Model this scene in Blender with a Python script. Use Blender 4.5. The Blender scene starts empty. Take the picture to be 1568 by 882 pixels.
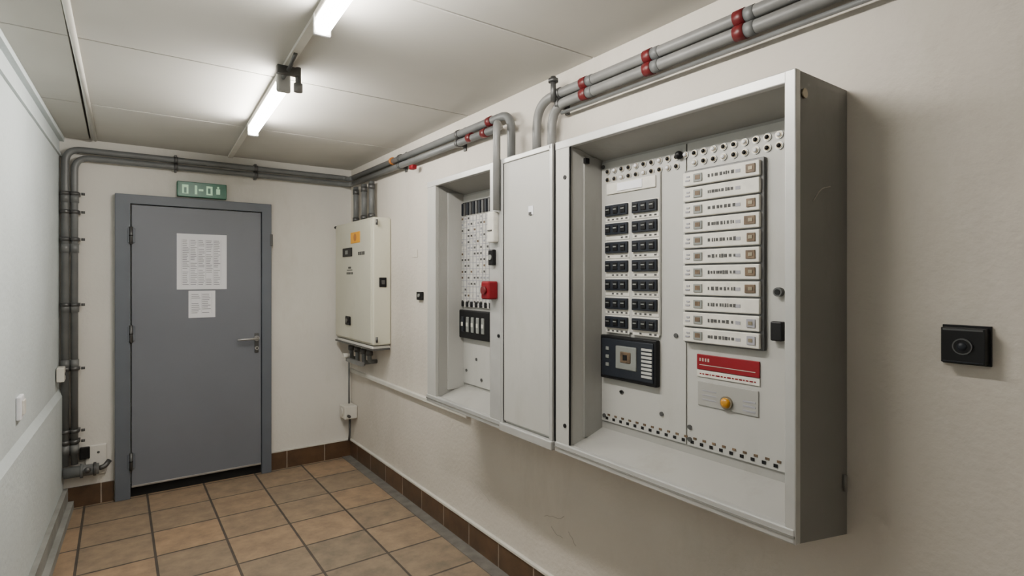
import bpy, bmesh, math, random
from mathutils import Vector, Matrix
random.seed(7)
SC=bpy.context.scene
# ------------------------------------------------------------ materials
def mat(name,col,rough=0.5,metal=0.0,var=0.06,nscale=6.0,bump=0.0,bscale=80.0,emis=None,estr=0.0,spec=0.5,col2=None,dist=0.002,wear=None,wscale=4.0):
    m=bpy.data.materials.new(name); m.use_nodes=True
    nt=m.node_tree; N=nt.nodes; L=nt.links
    b=N['Principled BSDF']; b.inputs['Roughness'].default_value=rough; b.inputs['Metallic'].default_value=metal
    b.inputs['Specular IOR Level'].default_value=spec
    tc=N.new('ShaderNodeTexCoord')
    nz=N.new('ShaderNodeTexNoise'); nz.inputs['Scale'].default_value=nscale; nz.inputs['Detail'].default_value=6
    L.new(tc.outputs['Object'],nz.inputs['Vector'])
    rp=N.new('ShaderNodeValToRGB'); L.new(nz.outputs['Fac'],rp.inputs['Fac'])
    c2=col2 if col2 else tuple(c*(1-var*2) for c in col)
    rp.color_ramp.elements[0].position=0.3; rp.color_ramp.elements[1].position=0.65
    rp.color_ramp.elements[0].color=(*c2,1); rp.color_ramp.elements[1].color=(*col,1)
    out=rp.outputs['Color']
    if wear:   # grime blotches / fine streaky dirt
        n3=N.new('ShaderNodeTexNoise'); n3.inputs['Scale'].default_value=wscale; n3.inputs['Detail'].default_value=12; n3.inputs['Roughness'].default_value=.75
        mp=N.new('ShaderNodeMapping'); mp.inputs['Scale'].default_value=(1,1,.35); L.new(tc.outputs['Object'],mp.inputs[0]); L.new(mp.outputs[0],n3.inputs['Vector'])
        r3=N.new('ShaderNodeValToRGB'); r3.color_ramp.elements[0].position=.52; r3.color_ramp.elements[1].position=.72
        r3.color_ramp.elements[0].color=(0,0,0,1); r3.color_ramp.elements[1].color=(.55,.55,.55,1); L.new(n3.outputs['Fac'],r3.inputs['Fac'])
        mx=N.new('ShaderNodeMix'); mx.data_type='RGBA'; L.new(r3.outputs['Color'],mx.inputs[0]); L.new(out,mx.inputs[6]); mx.inputs[7].default_value=(*wear,1)
        out=mx.outputs[2]
    L.new(out,b.inputs['Base Color'])
    if bump>0:
        n2=N.new('ShaderNodeTexNoise'); n2.inputs['Scale'].default_value=bscale; n2.inputs['Detail'].default_value=4
        L.new(tc.outputs['Object'],n2.inputs['Vector'])
        bp=N.new('ShaderNodeBump'); bp.inputs['Strength'].default_value=bump; bp.inputs['Distance'].default_value=dist
        L.new(n2.outputs['Fac'],bp.inputs['Height']); L.new(bp.outputs['Normal'],b.inputs['Normal'])
    if emis:
        b.inputs['Emission Color'].default_value=(*emis,1); b.inputs['Emission Strength'].default_value=estr
    return m

def tile_mat(name,w,h,c1,c2,mortar,axes,off=(0,0),msize=0.006,rough=0.45):
    m=bpy.data.materials.new(name); m.use_nodes=True
    nt=m.node_tree; N=nt.nodes; L=nt.links
    b=N['Principled BSDF']
    tc=N.new('ShaderNodeTexCoord'); sp=N.new('ShaderNodeSeparateXYZ'); L.new(tc.outputs['Object'],sp.inputs[0])
    cb=N.new('ShaderNodeCombineXYZ')
    for i,a in enumerate(axes):
        ad=N.new('ShaderNodeMath'); ad.operation='ADD'; ad.inputs[1].default_value=off[i]
        L.new(sp.outputs[a],ad.inputs[0]); L.new(ad.outputs[0],cb.inputs[i])
    br=N.new('ShaderNodeTexBrick'); br.offset=0; br.squash=1
    br.inputs['Scale'].default_value=1; br.inputs['Brick Width'].default_value=w; br.inputs['Row Height'].default_value=h
    br.inputs['Mortar Size'].default_value=msize; br.inputs['Mortar Smooth'].default_value=0.2
    br.inputs['Color1'].default_value=(*c1,1); br.inputs['Color2'].default_value=(*c2,1); br.inputs['Mortar'].default_value=(*mortar,1)
    L.new(cb.outputs[0],br.inputs['Vector'])
    nz=N.new('ShaderNodeTexNoise'); nz.inputs['Scale'].default_value=9; nz.inputs['Detail'].default_value=12; nz.inputs['Roughness'].default_value=.65
    L.new(tc.outputs['Object'],nz.inputs['Vector'])
    rp=N.new('ShaderNodeValToRGB'); rp.color_ramp.elements[0].position=0.3; rp.color_ramp.elements[1].position=0.7
    rp.color_ramp.elements[0].color=(0.60,0.61,0.64,1); rp.color_ramp.elements[1].color=(1.16,1.12,1.07,1)
    L.new(nz.outputs['Fac'],rp.inputs['Fac'])
    mx=N.new('ShaderNodeMix'); mx.data_type='RGBA'; mx.blend_type='MULTIPLY'; mx.inputs[0].default_value=1
    L.new(br.outputs['Color'],mx.inputs[6]); L.new(rp.outputs['Color'],mx.inputs[7])
    L.new(mx.outputs[2],b.inputs['Base Color'])
    bp=N.new('ShaderNodeBump'); bp.inputs['Strength'].default_value=0.7; bp.inputs['Distance'].default_value=0.004; bp.invert=True
    L.new(br.outputs['Fac'],bp.inputs['Height'])
    b2=N.new('ShaderNodeBump'); b2.inputs['Strength'].default_value=0.25; b2.inputs['Distance'].default_value=0.003
    L.new(nz.outputs['Fac'],b2.inputs['Height']); L.new(bp.outputs['Normal'],b2.inputs['Normal']); L.new(b2.outputs['Normal'],b.inputs['Normal'])
    b.inputs['Roughness'].default_value=rough
    return m

M={}
M['wallR']=mat('plaster_cream',(0.615,0.57,0.505),0.85,var=0.05,nscale=1.6,bump=0.6,bscale=45,dist=0.005,wear=(.45,.41,.35),wscale=1.3)
M['wallB']=mat('plaster_offwhite',(0.69,0.665,0.615),0.85,var=0.03,nscale=2,bump=0.4,bscale=45,dist=0.004,wear=(.54,.51,.45),wscale=1.5)
M['wallL']=mat('plaster_coolwhite',(0.60,0.655,0.665),0.8,var=0.05,nscale=2,bump=0.6,bscale=35,dist=0.005,wear=(.5,.54,.54),wscale=1.5)
M['ceil']=mat('ceiling_board',(0.56,0.545,0.50),0.85,var=0.06,nscale=1.5,bump=0.12,bscale=90)
M['seam']=mat('seam_dark',(0.03,0.026,0.022),0.9)
M['floor']=tile_mat('floor_tiles',0.35,0.35,(0.345,0.235,0.145),(0.235,0.185,0.13),(0.075,0.062,0.05),(0,1),(0.18+3.5,-4.29+7.0),0.007,0.6)
M['bbR']=tile_mat('baseboard_tile_y',0.30,0.5,(0.115,0.065,0.036),(0.085,0.052,0.03),(0.30,0.25,0.20),(1,2),(3,0.1),0.005,0.3)
M['bbB']=tile_mat('baseboard_tile_x',0.30,0.5,(0.115,0.065,0.036),(0.085,0.052,0.03),(0.30,0.25,0.20),(0,2),(2.79,0.1),0.005,0.3)
M['grout']=mat('border_cement',(0.16,0.148,0.13),0.8,var=0.2,nscale=12)
M['curb']=mat('curb_cement',(0.30,0.30,0.28),0.8,var=0.15)
M['trimw']=mat('trim_white',(0.66,0.64,0.58),0.5)
M['door']=mat('door_grey_paint',(0.145,0.155,0.18),0.5,var=0.05,nscale=1.5,bump=0.05,bscale=200)
M['dframe']=mat('door_frame_grey',(0.105,0.118,0.14),0.5,var=0.04)
M['steel']=mat('brushed_steel',(0.5,0.5,0.5),0.35,0.9)
M['dsteel']=mat('dark_steel',(0.11,0.11,0.11),0.45,0.7)
M['black']=mat('black_plastic',(0.006,0.006,0.007),0.45,spec=.25)
M['dark']=mat('door_gap_shade',(0.008,0.008,0.008),0.9)  # near-black colour painting the shade under the door
M['paper']=mat('paper',(0.76,0.76,0.80),0.8,var=0.02)
M['ink']=mat('ink_grey',(0.30,0.30,0.33),0.8)
M['inkd']=mat('ink_dark',(0.055,0.055,0.055),0.8)
M['green']=mat('exit_green',(0.003,0.12,0.062),0.35)
M['greenl']=mat('exit_picto',(0.40,0.66,0.45),0.4,emis=(0.6,1,0.6),estr=0.2)
M['pipe']=mat('conduit_grey',(0.14,0.145,0.145),0.42,var=0.10,nscale=12)
M['pipel']=mat('conduit_light_grey',(0.185,0.185,0.18),0.42,var=0.10,nscale=12)
M['redp']=mat('red_coupling',(0.11,0.006,0.008),0.4)
M['red']=mat('red_plastic',(0.19,0.004,0.010),0.45,spec=.3)
M['orange']=mat('orange_plastic',(0.45,0.16,0.03),0.4)
M['yellow']=mat('warning_yellow',(0.85,0.38,0.005),0.5)
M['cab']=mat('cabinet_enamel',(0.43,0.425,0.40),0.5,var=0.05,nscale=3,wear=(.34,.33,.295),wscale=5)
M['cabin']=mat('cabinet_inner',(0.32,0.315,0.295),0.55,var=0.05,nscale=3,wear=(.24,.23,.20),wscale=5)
M['cabshade']=mat('cabinet_side_shade',(0.20,0.195,0.18),0.6,var=0.06,nscale=3,wear=(.15,.14,.125),wscale=5)  # enamel darkened: shade of the near side put into the colour
M['frame']=mat('cabinet_aluminium_trim',(0.50,0.50,0.485),0.38,0.35,var=0.06,nscale=10)
M['cream']=mat('heater_cream',(0.60,0.585,0.48),0.45,var=0.04,nscale=2,wear=(.5,.47,.36),wscale=5)
M['wlabel']=mat('label_white',(0.64,0.62,0.56),0.5,var=0.08,nscale=30)
M['glabel']=mat('schedule_grid_grey',(0.50,0.49,0.455),0.6,var=0.12,nscale=30)
M['wood']=mat('label_brown',(0.14,0.09,0.05),0.6,var=0.3,nscale=60)
M['amber']=mat('amber_lens',(0.45,0.20,0.006),0.25)
M['brass']=mat('brass',(0.28,0.24,0.17),0.3,0.7)
M['tube']=mat('tube_light',(1,1,1),0.5,emis=(1.0,0.955,0.88),estr=135)
M['fill_tube']=mat('tube_light_fill',(1,1,1),0.5,emis=(1.0,0.94,0.85),estr=35)  # weak emission for the added fill tube
M['screen']=mat('lcd_grey',(0.20,0.21,0.20),0.35)
M['navy']=mat('breaker_dark',(0.014,0.017,0.024),0.4,spec=.3)
M['scuff']=mat('plaster_scuff',(0.42,0.38,0.33),0.9)
# ------------------------------------------------------------ builder
def V(*a): return Vector(a)
def group(name,loc=(0,0,0)):
    e=bpy.data.objects.new(name,None); e.empty_display_size=0.1; SC.collection.objects.link(e); e.location=loc; return e
class B:
    def __init__(s,name): s.name=name; s.bm=bmesh.new(); s.mats=[]
    def mi(s,m):
        m=M[m]
        if m not in s.mats: s.mats.append(m)
        return s.mats.index(m)
    def merge(s,t,m,smooth=None):
        i=s.mi(m)
        for f in t.faces:
            f.material_index=i
            if smooth is True: f.smooth=True
        me=bpy.data.meshes.new('t'); t.to_mesh(me); t.free(); s.bm.from_mesh(me); bpy.data.meshes.remove(me)
    def box(s,x0,x1,y0,y1,z0,z1,m,bev=0.0,seg=2):
        t=bmesh.new(); bmesh.ops.create_cube(t,size=1)
        for v in t.verts:
            v.co=V((x0+x1)/2+v.co.x*(x1-x0),(y0+y1)/2+v.co.y*(y1-y0),(z0+z1)/2+v.co.z*(z1-z0))
        if bev>0: bmesh.ops.bevel(t,geom=list(t.edges),offset=bev,segments=seg,affect='EDGES',profile=0.5)
        s.merge(t,m); return s
    def hexa(s,pts,m):
        t=bmesh.new(); v=[t.verts.new(p) for p in pts]
        for f in ((3,2,1,0),(4,5,6,7),(0,1,5,4),(1,2,6,5),(2,3,7,6),(3,0,4,7)): t.faces.new([v[i] for i in f])
        bmesh.ops.recalc_face_normals(t,faces=t.faces); s.merge(t,m); return s
    def cyl(s,p0,p1,r,m,seg=20,r2=None):
        p0=V(*p0);p1=V(*p1); r2=r if r2 is None else r2
        d=p1-p0; t=bmesh.new()
        bmesh.ops.create_cone(t,cap_ends=True,segments=seg,radius1=r,radius2=r2,depth=d.length)
        q=d.to_track_quat('Z','Y').to_matrix().to_4x4()
        bmesh.ops.transform(t,matrix=Matrix.Translation((p0+p1)/2)@q,verts=t.verts)
        for f in t.faces: f.smooth=(len(f.verts)==4)
        s.merge(t,m); return s
    def sph(s,c,r,m,sc=(1,1,1)):
        t=bmesh.new(); bmesh.ops.create_uvsphere(t,u_segments=16,v_segments=10,radius=r)
        for v in t.verts: v.co=V(c[0]+v.co.x*sc[0],c[1]+v.co.y*sc[1],c[2]+v.co.z*sc[2])
        s.merge(t,m,True); return s
    def tube(s,pts,r,m,bend=0.07,seg=16):
        P=[V(*p) for p in pts]; path=[P[0]]
        for i in range(1,len(P)-1):
            a=(P[i-1]-P[i]); b=(P[i+1]-P[i]); t=min(bend,a.length*0.49,b.length*0.49)
            A=P[i]+a.normalized()*t; C=P[i]+b.normalized()*t
            for k in range(9):
                u=k/8; path.append(A*(1-u)**2+P[i]*2*u*(1-u)+C*u*u)
        path.append(P[-1])
        t=bmesh.new(); rings=[]
        T=(path[1]-path[0]).normalized(); n=T.orthogonal().normalized()
        for i,p in enumerate(path):
            if i==0: T2=(path[1]-p)
            elif i==len(path)-1: T2=p-path[i-1]
            else: T2=path[i+1]-path[i-1]
            T2.normalize(); q=T.rotation_difference(T2); n=(q@n); n=(n-T2*n.dot(T2)).normalized(); T=T2; bb=T.cross(n)
            rings.append([t.verts.new(p+(n*math.cos(2*math.pi*j/seg)+bb*math.sin(2*math.pi*j/seg))*r) for j in range(seg)])
        for a,b in zip(rings,rings[1:]):
            for j in range(seg):
                f=t.faces.new((a[j],a[(j+1)%seg],b[(j+1)%seg],b[j])); f.smooth=True
        t.faces.new(rings[0][::-1]); t.faces.new(rings[-1])
        bmesh.ops.recalc_face_normals(t,faces=t.faces)
        s.merge(t,m); return s
    def done(s,parent=None,center=True):
        me=bpy.data.meshes.new(s.name)
        if center and s.bm.verts:
            xs=[v.co for v in s.bm.verts]
            c=V(*[(min(p[i] for p in xs)+max(p[i] for p in xs))/2 for i in range(3)])
            for v in s.bm.verts: v.co-=c
        else: c=V(0,0,0)
        s.bm.to_mesh(me); s.bm.free()
        for m in s.mats: me.materials.append(m)
        o=bpy.data.objects.new(s.name,me); SC.collection.objects.link(o)
        o.location=c
        if parent: o.parent=parent; o.location=c-parent.location
        return o
WX=1.64; BY=4.68; CZ=2.455; FY=-3.0
WF=WX-.001
def LX(y): return -0.31-(BY-y)*0.037
# ------------------------------------------------------------ room shell
B('floor').box(-0.9,1.85,FY-0.1,BY+0.15,-0.1,0,'floor').done(center=False)
B('wall_right').box(WX,WX+0.15,FY-0.1,BY+0.15,0,CZ+0.05,'wallR').done(center=False)
B('wall_back').box(-0.9,WX,BY,BY+0.15,0,CZ+0.05,'wallB').done(center=False)
B('wall_front').box(-0.9,WX,FY-0.15,FY,0,CZ+0.05,'wallB').done(center=False)
b=B('wall_left')
b.hexa([(LX(FY)-0.15,FY,0),(LX(FY),FY,0),(LX(BY),BY,0),(LX(BY)-0.15,BY,0),
        (LX(FY)-0.15,FY,CZ+.05),(LX(FY),FY,CZ+.05),(LX(BY),BY,CZ+.05),(LX(BY)-0.15,BY,CZ+.05)],'wallL')
b.done(center=False)
b=B('trim_1')
o1=0.02
b.hexa([(LX(FY)-.01,FY+.001,0),(LX(FY)+o1,FY+.001,0),(LX(BY)+o1,BY-.001,0),(LX(BY)-.01,BY-.001,0),
        (LX(FY)-.01,FY+.001,.82),(LX(FY)+o1,FY+.001,.76),(LX(BY)+o1,BY-.001,.76),(LX(BY)-.01,BY-.001,.82)],'wallL')
b.done(center=False)
b=B('ceiling')
xs=[-0.9,-0.15,1.85]; ys=[FY-.1,-1.3,-0.3,0.70,1.70,2.72,3.72,BY+.15]
g=0.005
for i in range(2):
    for j in range(7):
        b.box(xs[i]+g,xs[i+1]-g,ys[j]+g,ys[j+1]-g,CZ,CZ+0.02,'ceil',0.001,1)
b.box(-0.9,1.85,FY-.1,BY+.15,CZ+0.015,CZ+0.08,'seam')
b.done(center=False)
b=B('trim_2'); b.tube([(-0.19,FY+.05,CZ-.004),(-0.12,BY-.05,CZ-.004)],0.012,'trimw'); b.done()
def SX(y): return .698-(BY-y)*.045
b=B('trim_3')
b.hexa([(SX(FY)-.016,FY+.01,CZ-.014),(SX(FY)+.016,FY+.01,CZ-.014),(SX(BY)+.016,BY-.01,CZ-.014),(SX(BY)-.016,BY-.01,CZ-.014),
        (SX(FY)-.016,FY+.01,CZ),(SX(FY)+.016,FY+.01,CZ),(SX(BY)+.016,BY-.01,CZ),(SX(BY)-.016,BY-.01,CZ)],'trimw'); b.done()
b=B('trim_4')
for z0,z1,o in ((CZ-.03,CZ,.025),(CZ-.13,CZ-.115,.012)):
    b.hexa([(LX(FY)-.01,FY,z0),(LX(FY)+o,FY,z0),(LX(BY)+o,BY,z0),(LX(BY)-.01,BY,z0),
        (LX(FY)-.01,FY,z1),(LX(FY)+o,FY,z1),(LX(BY)+o,BY,z1),(LX(BY)-.01,BY,z1)],'wallL')
b.done(center=False)
b=B('baseboard_right'); b.box(WX-.012,WX,FY,BY-.012,0,.135,'bbR',.002); b.box(WX-.02,WX,FY,BY-.012,.135,.15,'trimw',.003)
b.box(WX-.085,WX-.012,FY,BY-.012,0,.004,'grout'); b.done(center=False)
b=B('baseboard_back'); b.box(.99,WX,BY-.012,BY,0,.135,'bbB',.002); b.box(.99,WX,BY-.016,BY,.135,.148,'trimw',.003)
b.box(LX(BY)+.03,-.02,BY-.012,BY,0,.135,'bbB',.002); b.done(center=False)
b=B('baseboard_left')
for o,z,m in ((.075,.05,'curb'),(.045,.14,'curb')):
    b.hexa([(LX(FY),FY,0),(LX(FY)+o,FY,0),(LX(BY)+o,BY-.02,0),(LX(BY),BY-.02,0),
        (LX(FY),FY,z),(LX(FY)+o,FY,z),(LX(BY)+o,BY-.02,z),(LX(BY),BY-.02,z)],m)
b.done(center=False)
b=B('trim_5'); b.box(WX-.03,WX,2.70,BY-.001,.725,.755,'trimw',.005); b.done()
b=B('plaster_crack')
def crack(y,z,L,n=7,slope=-.2):
    p=[(WX-.0002,y,z)]
    for i in range(n):
        y-=L/n; z+=slope*L/n+random.uniform(-.010,.010); p.append((WX-.0002,y,z))
    b.tube(p,.0013,'scuff',.004,6)
crack(2.72,.385,.22); crack(2.03,.40,.14,7,.5); crack(1.98,.37,.08,5,-.3); crack(1.86,.39,.05,4,-1.0)
b.done()
# ------------------------------------------------------------ door
D=group('door_1',(0.485,BY-.03,0))
b=B('frame')
x0,x1,zt=-.015,.985,2.105
b.box(x0,x0+.088,BY-.055,BY+.001,0,zt,'dframe',.004); b.box(x1-.07,x1,BY-.055,BY+.001,0,zt,'dframe',.004)
b.box(x0+.08,x1-.06,BY-.055,BY+.001,zt-.065,zt,'dframe',.004)
b.box(x0+.08,x1-.06,BY-.006,BY+.001,0,.09,'dark'); b.done(D)  # dark strip stands in for the shaded gap below the leaf
b=B('leaf'); b.box(x0+.094,x1-.075,BY-.045,BY-.003,.075,zt-.071,'door',.003)
b.box(x0+.094,x1-.075,BY-.049,BY-.045,.075,.088,'steel',.001); b.done(D)
b=B('hinges')
for z in (1.82,1.14,.26):
    b.cyl((x0+.091,BY-.062,z-.06),(x0+.091,BY-.062,z+.06),.011,'dsteel'); b.cyl((x0+.091,BY-.062,z-.003),(x0+.091,BY-.062,z+.003),.0125,'black')
    b.box(x0+.07,x0+.115,BY-.06,BY-.044,z-.05,z+.05,'dframe',.002)
b.box(x1-.012,x1+.008,BY-.062,BY-.03,1.78,1.87,'dsteel',.003); b.done(D)
b=B('handle')
b.box(.862,.892,BY-.053,BY-.045,.95,1.10,'dsteel',.004)
b.cyl((.877,BY-.05,1.06),(.877,BY-.10,1.06),.011,'steel'); b.tube([(.884,BY-.095,1.06),(.80,BY-.098,1.06),(.735,BY-.095,1.058)],.009,'steel',.02)
b.cyl((.877,BY-.045,1.06),(.877,BY-.06,1.06),.021,'steel'); b.cyl((.877,BY-.045,.985),(.877,BY-.066,.985),.014,'steel'); b.cyl((.877,BY-.066,.985),(.877,BY-.067,.985),.006,'black')
b.done(D)
def notice(name,x0,x1,z0,z1,rows,cols,y):
    b=B(name); b.box(x0,x1,y-.0015,y,z0,z1,'paper')
    mx=(x1-x0)*.11; top=z1-(z1-z0)*.10
    ph=(top-z0-.03)/rows
    for i in range(rows):
        zc=top-ph*(i+.5)
        cw=(x1-x0-2*mx)/cols
        for c in range(cols):
            if random.random()<.93:
                w=cw*random.uniform(.5,.86); b.box(x0+mx+c*cw,x0+mx+c*cw+w,y-.0021,y-.0012,zc-ph*.17,zc+ph*.17,'ink')
    for c in range(cols+1):
        b.box(x0+mx+c*cw-.004,x0+mx+c*cw-.003,y-.0021,y-.0012,z0+.03,top,'ink')
    b.done()
notice('paper_notice',.347,.669,1.443,1.848,26,5,BY-.046)
notice('paper_notice',.42,.593,1.235,1.433,11,2,BY-.046)
b=B('exit_sign'); b.box(.35,.67,BY-.045,BY,2.118,2.228,'green',.004)
y=BY-.0455
for xa in (.40,.555):
    b.box(xa-.02,xa+.02,y-.001,y+.002,2.14,2.205,'greenl',.0005)
b.box(.46,.475,y-.001,y+.002,2.14,2.205,'greenl'); b.box(.485,.515,y-.001,y+.002,2.165,2.18,'greenl')
b.box(.60,.625,y-.001,y+.002,2.15,2.19,'greenl'); b.sph((.612,y,2.20),.008,'greenl',(1,.2,1))
b.box(.392,.408,y-.002,y+.002,2.145,2.185,'green'); b.box(.545,.562,y-.002,y+.002,2.15,2.19,'green')
b.done()
# ------------------------------------------------------------ lights
def lamp(y0,y1,tm='tube'):
    x=SX((y0+y1)/2)
    g=group('fluorescent_ceiling_light',(x,(y0+y1)/2,CZ))
    b=B('housing'); b.box(x-.026,x+.026,y0-.02,y1+.02,CZ-.045,CZ-.014,'trimw',.006)
    for y in (y0-.012,y1+.012): b.box(x-.030,x+.030,y-.012,y+.012,CZ-.10,CZ-.02,'frame',.008)
    b.done(g)
    b=B('tube'); b.cyl((x,y0,CZ-.068),(x,y1,CZ-.068),.027,tm,24); b.done(g)
    g.rotation_euler[2]=-math.atan(.045)
lamp(2.62,3.50); lamp(.95,1.92); lamp(-1.9,-1.0,'fill_tube')  # last batten is unseen behind the camera, added as dim fill
b=B('ceiling_cable_clamp')
cx=SX(2.5)
b.box(cx-.045,cx+.045,2.50,2.53,CZ-.05,CZ-.014,'dsteel',.004); b.cyl((cx+.045,2.515,CZ-.01),(cx+.045,2.515,CZ-.10),.012,'dsteel'); b.cyl((cx+.045,2.515,CZ-.08),(cx+.045,2.515,CZ-.115),.019,'pipel')
b.tube([(cx-.01,2.34,CZ-.018),(cx,2.46,CZ-.03),(cx,2.59,CZ-.04)],.008,'dsteel'); b.done()
# ------------------------------------------------------------ conduits
def clip_wallR(b,y,zs,r):
    z0=min(zs)-r-.01; z1=max(zs)+r+.015
    b.box(WX-.012,WF,y-.012,y+.012,z0-.01,z1+.01,'dsteel',.002)
    for z in zs: b.cyl((1.59,y-.01,z),(1.59,y+.01,z),r+.004,'dsteel')
    b.box(1.59,WF,y-.008,y+.008,z0+.01,z1-.01,'dsteel')
r=.021
b=B('conduit_run')
b.tube([(-.277,BY-.055,.295),(-.277,BY-.055,2.372),(1.56,BY-.055,2.372),(1.59,BY-.09,2.36),(1.59,BY-.2,2.357)],r,'pipe',.09)
b.tube([(-.230,BY-.055,.30),(-.230,BY-.055,2.322),(1.53,BY-.055,2.322),(1.59,BY-.12,2.31),(1.59,BY-.2,2.309)],r*.95,'pipe',.09)
for x in (.34,.87):
    b.box(x-.008,x+.008,BY-.05,BY,2.29,2.41,'dsteel',.002)
    for z in (2.372,2.322): b.cyl((x-.012,BY-.055,z),(x+.012,BY-.055,z),r+.004,'dsteel')
for z in (2.08,1.96,1.78,1.35,.93,.52,.45):
    for x in (-.277,-.230): b.cyl((x,BY-.055,z-.012),(x,BY-.055,z+.012),r+.005,'dsteel')
    b.box(-.305,-.20,BY-.05,BY,z-.01,z+.01,'dsteel',.002)
    b.cyl((-.195,BY-.06,z),(-.175,BY-.06,z),.009,'dsteel')
for z in (2.05,1.72,1.33,.96,.40):
    for x in (-.277,-.230): b.cyl((x,BY-.055,z-.03),(x,BY-.055,z+.03),r+.003,'pipe')
b.done()
b=B('conduit_run')
b.tube([(1.59,BY-.2,2.357),(1.59,2.23,2.345),(1.59,2.23,2.045)],r,'pipe',.09)
b.tube([(1.59,BY-.2,2.309),(1.59,2.36,2.295)],r*.95,'pipe',.09)
b.tube([(1.59,2.40,2.295),(1.59,2.33,2.295),(1.345,1.996,2.20),(1.345,1.996,1.82)],.0165,'pipel',.06)
for y,z in ((2.42,2.346),(2.62,2.302),(2.47,2.296)): b.cyl((1.59,y-.02,z),(1.59,y+.02,z),r+.004,'redp')
clip_wallR(b,3.55,(2.355,2.303),r); clip_wallR(b,2.75,(2.348,2.298),r)
b.cyl((1.585,3.665,2.355),(1.585,3.685,2.355),.026,'orange'); b.box(1.565,1.60,3.31,3.36,2.24,2.27,'red',.006)
b.done()
b=B('conduit_run')
b.tube([(1.59,2.025,2.045),(1.59,2.025,2.34),(1.59,FY+.1,2.34)],r,'pipel',.12)
b.tube([(1.59,1.916,2.045),(1.59,1.916,2.293),(1.59,FY+.1,2.293)],r,'pipel',.10)
b.tube([(1.60,1.86,2.255),(1.60,FY+.1,2.252)],.008,'pipe')
for y in (1.70,1.357,.99,.45):
    for z in (2.34,2.293): b.cyl((1.59,y-.018,z),(1.59,y+.018,z),r+.004,'redp'); b.cyl((1.59,y-.05,z),(1.59,y-.018,z),r+.002,'pipe')
clip_wallR(b,1.86,(2.34,2.293),r)
b.cyl((1.56,1.87,2.30),(1.56,1.87,2.41),.012,'dsteel'); b.cyl((1.56,1.87,2.385),(1.56,1.87,2.40),.022,'dsteel')
b.done()
b=B('conduit_drop')
for y in (4.423,4.24,4.08): b.tube([(1.59,y,1.975),(1.59,y,2.27)],.021,'pipe'); b.cyl((1.59,y,1.99),(1.59,y,2.02),.027,'dsteel'); b.cyl((1.59,y,2.21),(1.59,y,2.25),.025,'dsteel')
b.done()
b=B('pipe_tee_valve')
b.tube([(LX(BY)+.025,BY-.075,.255),(-.10,BY-.075,.255)],.036,'pipe'); b.cyl((-.20,BY-.075,.255),(-.185,BY-.075,.255),.046,'pipe')
b.cyl((-.13,BY-.075,.255),(-.115,BY-.075,.255),.044,'dsteel')
b.cyl((-.16,BY-.075,.255),(-.16,BY-.135,.27),.014,'dsteel'); b.sph((-.16,BY-.135,.27),.02,'dsteel')
b.tube([(-.10,BY-.075,.255),(-.07,BY-.075,.262),(-.045,BY-.05,.29)],.016,'dsteel'); b.done()
b=B('cable_outlet_box'); b.box(-.175,-.06,BY-.025,BY-.001,.20,.40,'wallB',.006); b.box(-.205,-.15,BY-.045,BY-.025,.32,.40,'black',.005); b.sph((-.105,BY-.025,.35),.008,'dsteel'); b.done()
b=B('junction_box'); b.box(LX(4.5)+.005,LX(4.5)+.045,4.46,4.56,.87,.96,'trimw',.006); b.cyl((LX(4.5)+.045,4.51,.915),(LX(4.5)+.05,4.51,.915),.01,'dsteel'); b.done()
b=B('light_switch'); xx=LX(3.28); b.box(xx-.001,xx+.018,3.23,3.33,.895,1.0,'paper',.006); b.box(xx+.016,xx+.026,3.25,3.31,.915,.98,'trimw',.004); b.done()
# ------------------------------------------------------------ control unit
b=B('control_unit_enclosure')
b.box(1.497,WF,3.82,4.64,1.035,1.97,'cream',.014,3)
b.box(1.488,1.50,3.835,4.625,1.05,1.955,'cream',.006)
b.box(1.50,WF,3.84,4.62,.995,1.03,'trimw',.006); b.box(1.49,1.63,3.815,4.645,1.0,1.012,'dsteel',.002)
X=1.488
b.box(X-.004,X,4.05,4.25,1.795,1.88,'yellow',.002); b.cyl((X-.005,4.15,1.838),(X-.003,4.15,1.838),.03,'orange')
b.box(X-.008,X,4.22,4.43,1.695,1.765,'black',.004); b.box(X-.010,X-.007,4.30,4.36,1.715,1.745,'screen')
for k in range(4): b.box(X-.002,X,3.96+k*.035,3.985+k*.035,1.70,1.725,'inkd')
b.box(X-.002,X,4.22,4.34,1.585,1.592,'inkd'); b.box(X-.002,X,4.25,4.31,1.60,1.615,'inkd',.0005)
for k in range(5): b.box(X-.002,X,4.21+k*.03,4.228+k*.03,1.555,1.572,'inkd')
b.box(X-.012,X,4.25,4.36,1.155,1.225,'black',.008); b.cyl((X-.02,4.305,1.19),(X-.01,4.305,1.19),.018,'dsteel')
b.box(1.545,1.60,3.812,3.822,1.46,1.53,'black',.003); b.box(1.56,1.585,3.806,3.814,1.48,1.51,'dsteel',.002)
for z in (1.93,1.08): b.cyl((1.52,3.80,z-.02),(1.52,3.80,z+.02),.008,'dsteel')
b.sph((1.49,4.63,1.95),.012,'black')
b.done()
b=B('unit_supply_pipes')
for y,zb in ((4.50,.86),(4.36,.83),(4.22,.86),(4.10,.88)):
    b.tube([(1.58,y,.995),(1.58,y,zb),(WF,y,zb)],.017,'pipe',.03); b.cyl((1.58,y,.93),(1.58,y,.97),.027,'dsteel')
b.cyl((1.55,4.47,.89),(1.50,4.47,.89),.02,'trimw'); b.box(1.53,1.56,4.15,4.5,.84,.87,'pipel',.004)
b.done()
b=B('junction_box'); b.box(1.53,WF,4.52,4.655,.35,.46,'trimw',.01); b.cyl((1.53,4.59,.405),(1.52,4.59,.405),.035,'trimw'); b.cyl((1.56,4.52,.38),(1.56,4.49,.38),.012,'dsteel'); b.done()
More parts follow.
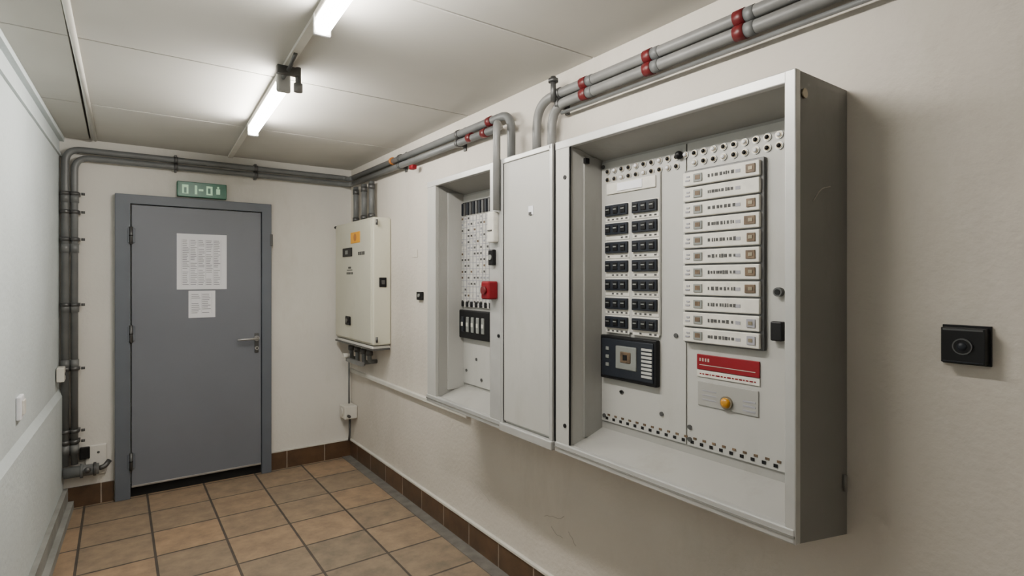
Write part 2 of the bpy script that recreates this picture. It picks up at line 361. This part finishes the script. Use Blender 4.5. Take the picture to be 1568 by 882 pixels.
b=B('electrical_cable'); b.tube([(1.60,4.62,.85),(1.60,4.62,.462)],.007,'pipe'); b.tube([(1.60,4.60,.348),(1.60,4.60,.20),(1.60,4.62,.15)],.009,'dsteel'); b.done()
b=B('push_button_box'); b.box(WX-.022,WF,3.29,3.36,1.38,1.435,'black',.004); b.cyl((WX-.03,3.315,1.41),(WX-.02,3.315,1.41),.011,'screen'); b.done()
b=B('blank_cover_plate'); b.box(WX-.004,WF,3.38,3.47,1.665,1.72,'wallR',.002); b.done()
b=B('access_reader'); b.box(WX-.036,WF,.395,.478,1.322,1.405,'black',.0015,2); b.box(WX-.008,WF,.390,.483,1.317,1.410,'black',.001)
b.box(WX-.037,WX-.035,.399,.474,1.3985,1.4025,'dsteel'); b.box(WX-.037,WX-.035,.399,.474,1.3245,1.3265,'navy')
b.cyl((WX-.041,.436,1.362),(WX-.035,.436,1.362),.019,'dsteel',28); b.cyl((WX-.0425,.436,1.362),(WX-.0405,.436,1.362),.016,'black',28); b.sph((WX-.042,.436,1.362),.010,'navy',(.5,1,1))
b.done()
# ------------------------------------------------------------ electrical cabinets
FX=1.369; PX=1.53; ZB=.862; ZT=2.04
def carcass(b,ya,yb,wl,wr,drop=False):
    zb2=.815 if drop else ZB
    b.hexa([(FX,ya,ZB),(WF,ya,zb2),(WF,ya+.018,zb2),(FX,ya+.018,ZB),(FX,ya,ZT),(WF,ya,ZT),(WF,ya+.018,ZT),(FX,ya+.018,ZT)],'cabshade')
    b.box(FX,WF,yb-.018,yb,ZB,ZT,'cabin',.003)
    b.box(FX,WF,ya+.01,yb-.01,ZT-.012,ZT-.001,'cabshade',.002); b.box(FX+.01,WF,ya+.01,yb-.01,ZB+.001,ZB+.012,'cabshade',.002)
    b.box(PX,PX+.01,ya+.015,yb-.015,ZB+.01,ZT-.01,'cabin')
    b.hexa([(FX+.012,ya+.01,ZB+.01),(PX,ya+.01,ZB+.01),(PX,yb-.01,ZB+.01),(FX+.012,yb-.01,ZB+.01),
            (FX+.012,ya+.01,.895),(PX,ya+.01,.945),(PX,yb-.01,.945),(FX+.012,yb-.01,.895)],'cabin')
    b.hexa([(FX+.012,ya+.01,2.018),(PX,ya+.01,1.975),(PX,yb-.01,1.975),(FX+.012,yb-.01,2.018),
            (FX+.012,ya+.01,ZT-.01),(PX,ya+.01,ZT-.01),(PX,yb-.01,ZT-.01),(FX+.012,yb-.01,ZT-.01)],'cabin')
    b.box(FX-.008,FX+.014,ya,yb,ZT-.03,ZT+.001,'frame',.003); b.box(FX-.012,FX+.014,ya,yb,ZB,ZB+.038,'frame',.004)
    b.box(FX-.014,FX-.006,ya,yb,ZB+.016,ZB+.022,'cabshade')
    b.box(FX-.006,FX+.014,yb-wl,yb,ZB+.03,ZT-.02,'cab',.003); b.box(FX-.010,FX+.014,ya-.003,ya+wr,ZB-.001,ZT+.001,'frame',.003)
def screw(b,x,y,z,r=.007,m='dsteel'): b.cyl((x-.004,y,z),(x+.002,y,z),r,m,12)
b=B('electrical_distribution_cabinet')
ya,yb=.702,1.62
carcass(b,ya,yb,.075,.026,True)
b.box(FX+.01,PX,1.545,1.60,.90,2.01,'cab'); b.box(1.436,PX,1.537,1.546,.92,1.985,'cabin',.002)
b.box(FX-.0065,FX+.0,1.538,1.5425,ZB+.04,ZT-.03,'black')
b.box(1.43,1.45,1.525,1.537,1.955,1.975,'black')
for z in (1.90,.97): screw(b,FX-.005,1.565,z,.008,'black'); 
b.cyl((1.40,ya-.006,1.985),(1.40,ya,1.985),.012,'brass'); 
b.cyl((1.615,ya-.006,.94),(1.615,ya-.006,.985),.005,'cabshade')
b.tube([(1.45,ya-.001,1.72),(1.49,ya-.001,1.755),(1.54,ya-.001,1.765)],.0015,'scuff',.02,6)
b.box(PX-.006,PX,1.146,1.535,.975,1.965,'cab',.001); b.box(PX-.006,PX,.735,1.141,.975,1.965,'cab',.001)
P=PX-.006
b.box(P-.022,P,.812,.846,1.345,1.40,'black',.004); b.cyl((P-.016,.828,1.483),(P,.828,1.483),.013,'dsteel'); b.cyl((P-.018,.828,1.483),(P-.015,.828,1.483),.008,'black')
for i in range(20):
    y=1.50-i*.0353
    for z in (1.928,1.897):
        if z<1.9 and 9<i<11: continue
        b.cyl((P-.004,y,z),(P,y,z),.0115,'frame',14); b.cyl((P-.006,y,z),(P-.003,y,z),.009,'brass',14); b.sph((P-.006,y,z),.0065,'black' if (i+int(z*1000))%3 else 'paper')
b.sph((P-.012,1.165,1.93),.014,'black')
for i in range(22):
    y=1.51-i*.035
    b.box(P-.002,P,y-.010,y+.002,.983,.993,'black'); b.box(P-.002,P,y-.020,y-.008,.998,1.005,'wood')
b.box(P-.008,P,1.246,1.511,1.323,1.888,'cab',.003)
b.box(P-.014,P-.006,1.262,1.497,1.838,1.880,'wlabel',.003); b.box(P-.017,P-.012,1.32,1.44,1.845,1.875,'paper',.002)
for i in range(7):
    zt=1.797-i*.0696
    for (p,q) in ((1.388,1.500),(1.254,1.366)):
        b.box(P-.010,P-.007,p-.004,q+.004,zt-.062,zt+.004,'wlabel',.002)
        b.box(P-.020,P-.008,p,q,zt-.042,zt,'navy',.003)
        n=3
        for k in range(n):
            w=(q-p)/n; yy=p+w*(k+.5)
            b.box(P-.024,P-.019,yy-w*.30,yy+w*.30,zt-.034,zt-.008,'black',.002)
            b.box(P-.0255,P-.0235,yy-w*.2,yy+w*.2,zt-.020,zt-.016,'screen')
        for k in range(5):
            yy=p+(q-p)*(k+.5)/5
            if random.random()<.75: b.box(P-.011,P-.0095,yy-.006,yy+.004,zt-.057,zt-.051,'inkd')
b.box(P-.022,P,1.251,1.521,1.145,1.308,'black',.005); b.box(P-.026,P-.020,1.262,1.510,1.156,1.297,'navy',.004)
b.box(P-.030,P-.024,1.335,1.435,1.19,1.275,'screen',.004); b.box(P-.033,P-.028,1.36,1.41,1.215,1.255,'wood',.003); b.box(P-.035,P-.031,1.375,1.395,1.225,1.245,'black',.002)
for k in range(8): b.box(P-.029,P-.025,1.266,1.312,1.272-k*.0135-.004,1.272-k*.0135+.004,'cab')
for k in range(3): b.box(P-.029,P-.025,1.47,1.485,1.26-k*.03-.006,1.26-k*.03+.006,'screen')
b.box(P-.014,P,.868,1.141,1.312,1.872,'dsteel',.002)
for i in range(11):
    zc=1.867-.0502*(i+.5); 
    b.box(P-.026,P-.012,.876,1.139,zc-.0222,zc+.0222,'wlabel',.003)
    xx=P-.026
    b.box(xx-.003,xx,1.065,1.097,zc-.013,zc+.013,'screen',.001); b.box(xx-.004,xx-.002,1.072,1.090,zc-.006,zc+.008,'wood')
    b.box(xx-.002,xx,1.112,1.128,zc-.008,zc-.003,'ink'); b.box(xx-.002,xx,1.112,1.124,zc+.004,zc+.009,'ink')
    y=1.045
    while y>.955:
        w=random.uniform(.003,.010); h=random.uniform(.004,.006); b.box(xx-.0015,xx,y-w,y,zc-h,zc+h,'inkd'); y-=w+random.uniform(.002,.008)
    if i in (2,3,4,5,7,9,10,0,6):
        c=random.choice(('wood','wood','ink')); b.box(xx-.003,xx,.887,.925-random.random()*.012,zc-.012,zc+.013,c,.001)
        b.box(xx-.0045,xx-.002,.895,.908,zc-.004,zc+.006,'brass')
    b.box(xx-.0012,xx,.935,.95,zc-.006,zc+.004,'ink')
b.box(P-.005,P,.887,1.101,1.230,1.279,'red',.002); b.box(P-.006,P-.004,.90,1.09,1.2445,1.2465,'scuff')
for k in range(4): b.box(P-.006,P-.004,1.085-k*.010,1.090-k*.010,1.257,1.267,'scuff')
b.box(P-.004,P,.887,1.101,1.207,1.228,'wlabel',.001)
y=1.09
while y>.90:
    w=random.uniform(.004,.014); b.box(P-.005,P-.0035,y-w,y,1.215,1.219,'red'); y-=w+.004
b.box(P-.004,P,.891,1.0986,1.115,1.192,'cabin',.002)
for k in range(3): b.box(P-.005,P-.0035,.90,.94,1.125+k*.014,1.130+k*.014,'ink'); b.box(P-.005,P-.0035,1.03,1.08,1.135+k*.014,1.138+k*.014,'ink')
b.cyl((P-.012,.993,1.14),(P,.993,1.14),.020,'brass'); b.sph((P-.012,.993,1.14),.016,'amber',(.7,1,1))
for (y,z) in ((1.43,1.10),(1.245,1.055),(1.185,1.33),(1.13,1.035),(1.13,.995),(1.52,.995),(1.525,1.95)): screw(b,P,y,z,.008,'dsteel')
b.box(P-.004,P,1.42,1.44,1.098,1.103,'inkd')
b.done()
b=B('electrical_meter_cabinet')
b.box(FX+.004,WF,1.622,1.983,ZB,ZT,'cab',.003)
b.box(FX-.008,FX+.006,1.632,1.978,ZB+.045,ZT-.005,'cab',.004)
b.box(FX-.014,FX+.004,1.632,1.650,ZB+.03,ZT,'frame',.003); b.box(FX-.014,FX+.004,1.966,1.978,ZB+.03,ZT,'frame',.003)
b.box(FX-.014,FX+.004,1.64,1.97,ZT-.022,ZT,'frame',.003)
b.box(FX-.0095,FX-.0075,1.650,1.654,ZB+.045,ZT-.022,'black'); b.box(FX-.0095,FX-.0075,1.962,1.966,ZB+.045,ZT-.022,'black')
b.box(FX-.022,FX+.004,1.628,1.982,ZB,ZB+.035,'frame',.004)
b.box(FX-.0025,FX+.004,1.6225,1.632,ZB,ZT,'black')
b.box(FX-.011,FX-.008,1.755,1.785,1.78,1.815,'paper'); b.box(FX-.013,FX-.010,1.765,1.782,1.778,1.79,'inkd')
b.done()
b=B('electrical_distribution_cabinet')
ya,yb=1.988,2.695
carcass(b,ya,yb,.095,.085)
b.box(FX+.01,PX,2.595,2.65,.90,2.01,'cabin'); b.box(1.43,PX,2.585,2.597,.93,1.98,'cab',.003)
b.box(PX-.006,PX,2.03,2.60,.96,1.965,'cab',.001)
for i in range(14):
    y=2.59-i*.03; b.box(P-.012,P,y-.009,y+.006,1.86,1.925,'dsteel' if i%2 else 'navy',.002)
b.box(P-.004,P,2.30,2.60,1.925,1.93,'black')
b.box(P-.010,P,2.25,2.597,1.37,1.852,'glabel',.002)
for i in range(15):
    z=1.385+i*.0315; b.box(P-.012,P-.009,2.25,2.597,z-.0015,z+.0015,'ink')
    for j in range(11):
        y=2.588-j*.031
        if random.random()<.7: b.box(P-.013,P-.009,y-.019,y-.007,z+.010,z+.020,random.choice(('ink','wlabel','inkd','inkd','wood')))
for j in range(12):
    y=2.592-j*.031; b.box(P-.012,P-.009,y-.001,y+.001,1.37,1.852,'ink')
for j in range(7): b.box(P-.016,P,2.58-j*.045-.02,2.58-j*.045,1.372,1.40,'black',.002)
b.box(P-.025,P,2.27,2.595,1.205,1.355,'black',.006)
for j in range(5): b.box(P-.03,P-.023,2.56-j*.05-.025,2.56-j*.05,1.24,1.32,'screen' if j else 'navy',.003); b.box(P-.032,P-.028,2.56-j*.05-.02,2.56-j*.05-.005,1.27,1.29,'wlabel')
for (y,z) in ((2.55,1.03),(2.40,1.0),(2.45,1.1)): screw(b,P,y,z,.008)
F=FX-.010
b.box(F-.03,F,2.0,2.05,1.68,1.815,'wlabel',.006); b.box(F-.034,F-.028,2.01,2.04,1.73,1.735,'inkd')
b.box(F-.02,F,2.02,2.058,1.58,1.65,'black',.005); b.cyl((F-.024,2.038,1.615),(F-.018,2.038,1.615),.012,'screen')
b.cyl((F-.004,2.0,1.27),(F,2.0,1.27),.008,'black',12)
b.box(F-.05,F,2.005,2.07,1.43,1.51,'red',.008,3); b.cyl((F-.062,2.037,1.47),(F-.048,2.037,1.47),.018,'redp')
b.done()
# ------------------------------------------------------------ camera / world
cam=bpy.data.cameras.new('camera'); co=bpy.data.objects.new('camera',cam); SC.collection.objects.link(co)
cam.sensor_width=36; cam.sensor_fit='HORIZONTAL'; cam.lens=36*845/1568; cam.shift_y=-14/1568; cam.clip_start=.02
co.location=(0,0,1.52); co.rotation_euler=(math.radians(90),0,math.radians(-35.56)); SC.camera=co
w=bpy.data.worlds.new('world'); SC.world=w; w.use_nodes=True; w.node_tree.nodes['Background'].inputs[0].default_value=(.5,.5,.5,1); w.node_tree.nodes['Background'].inputs[1].default_value=.1
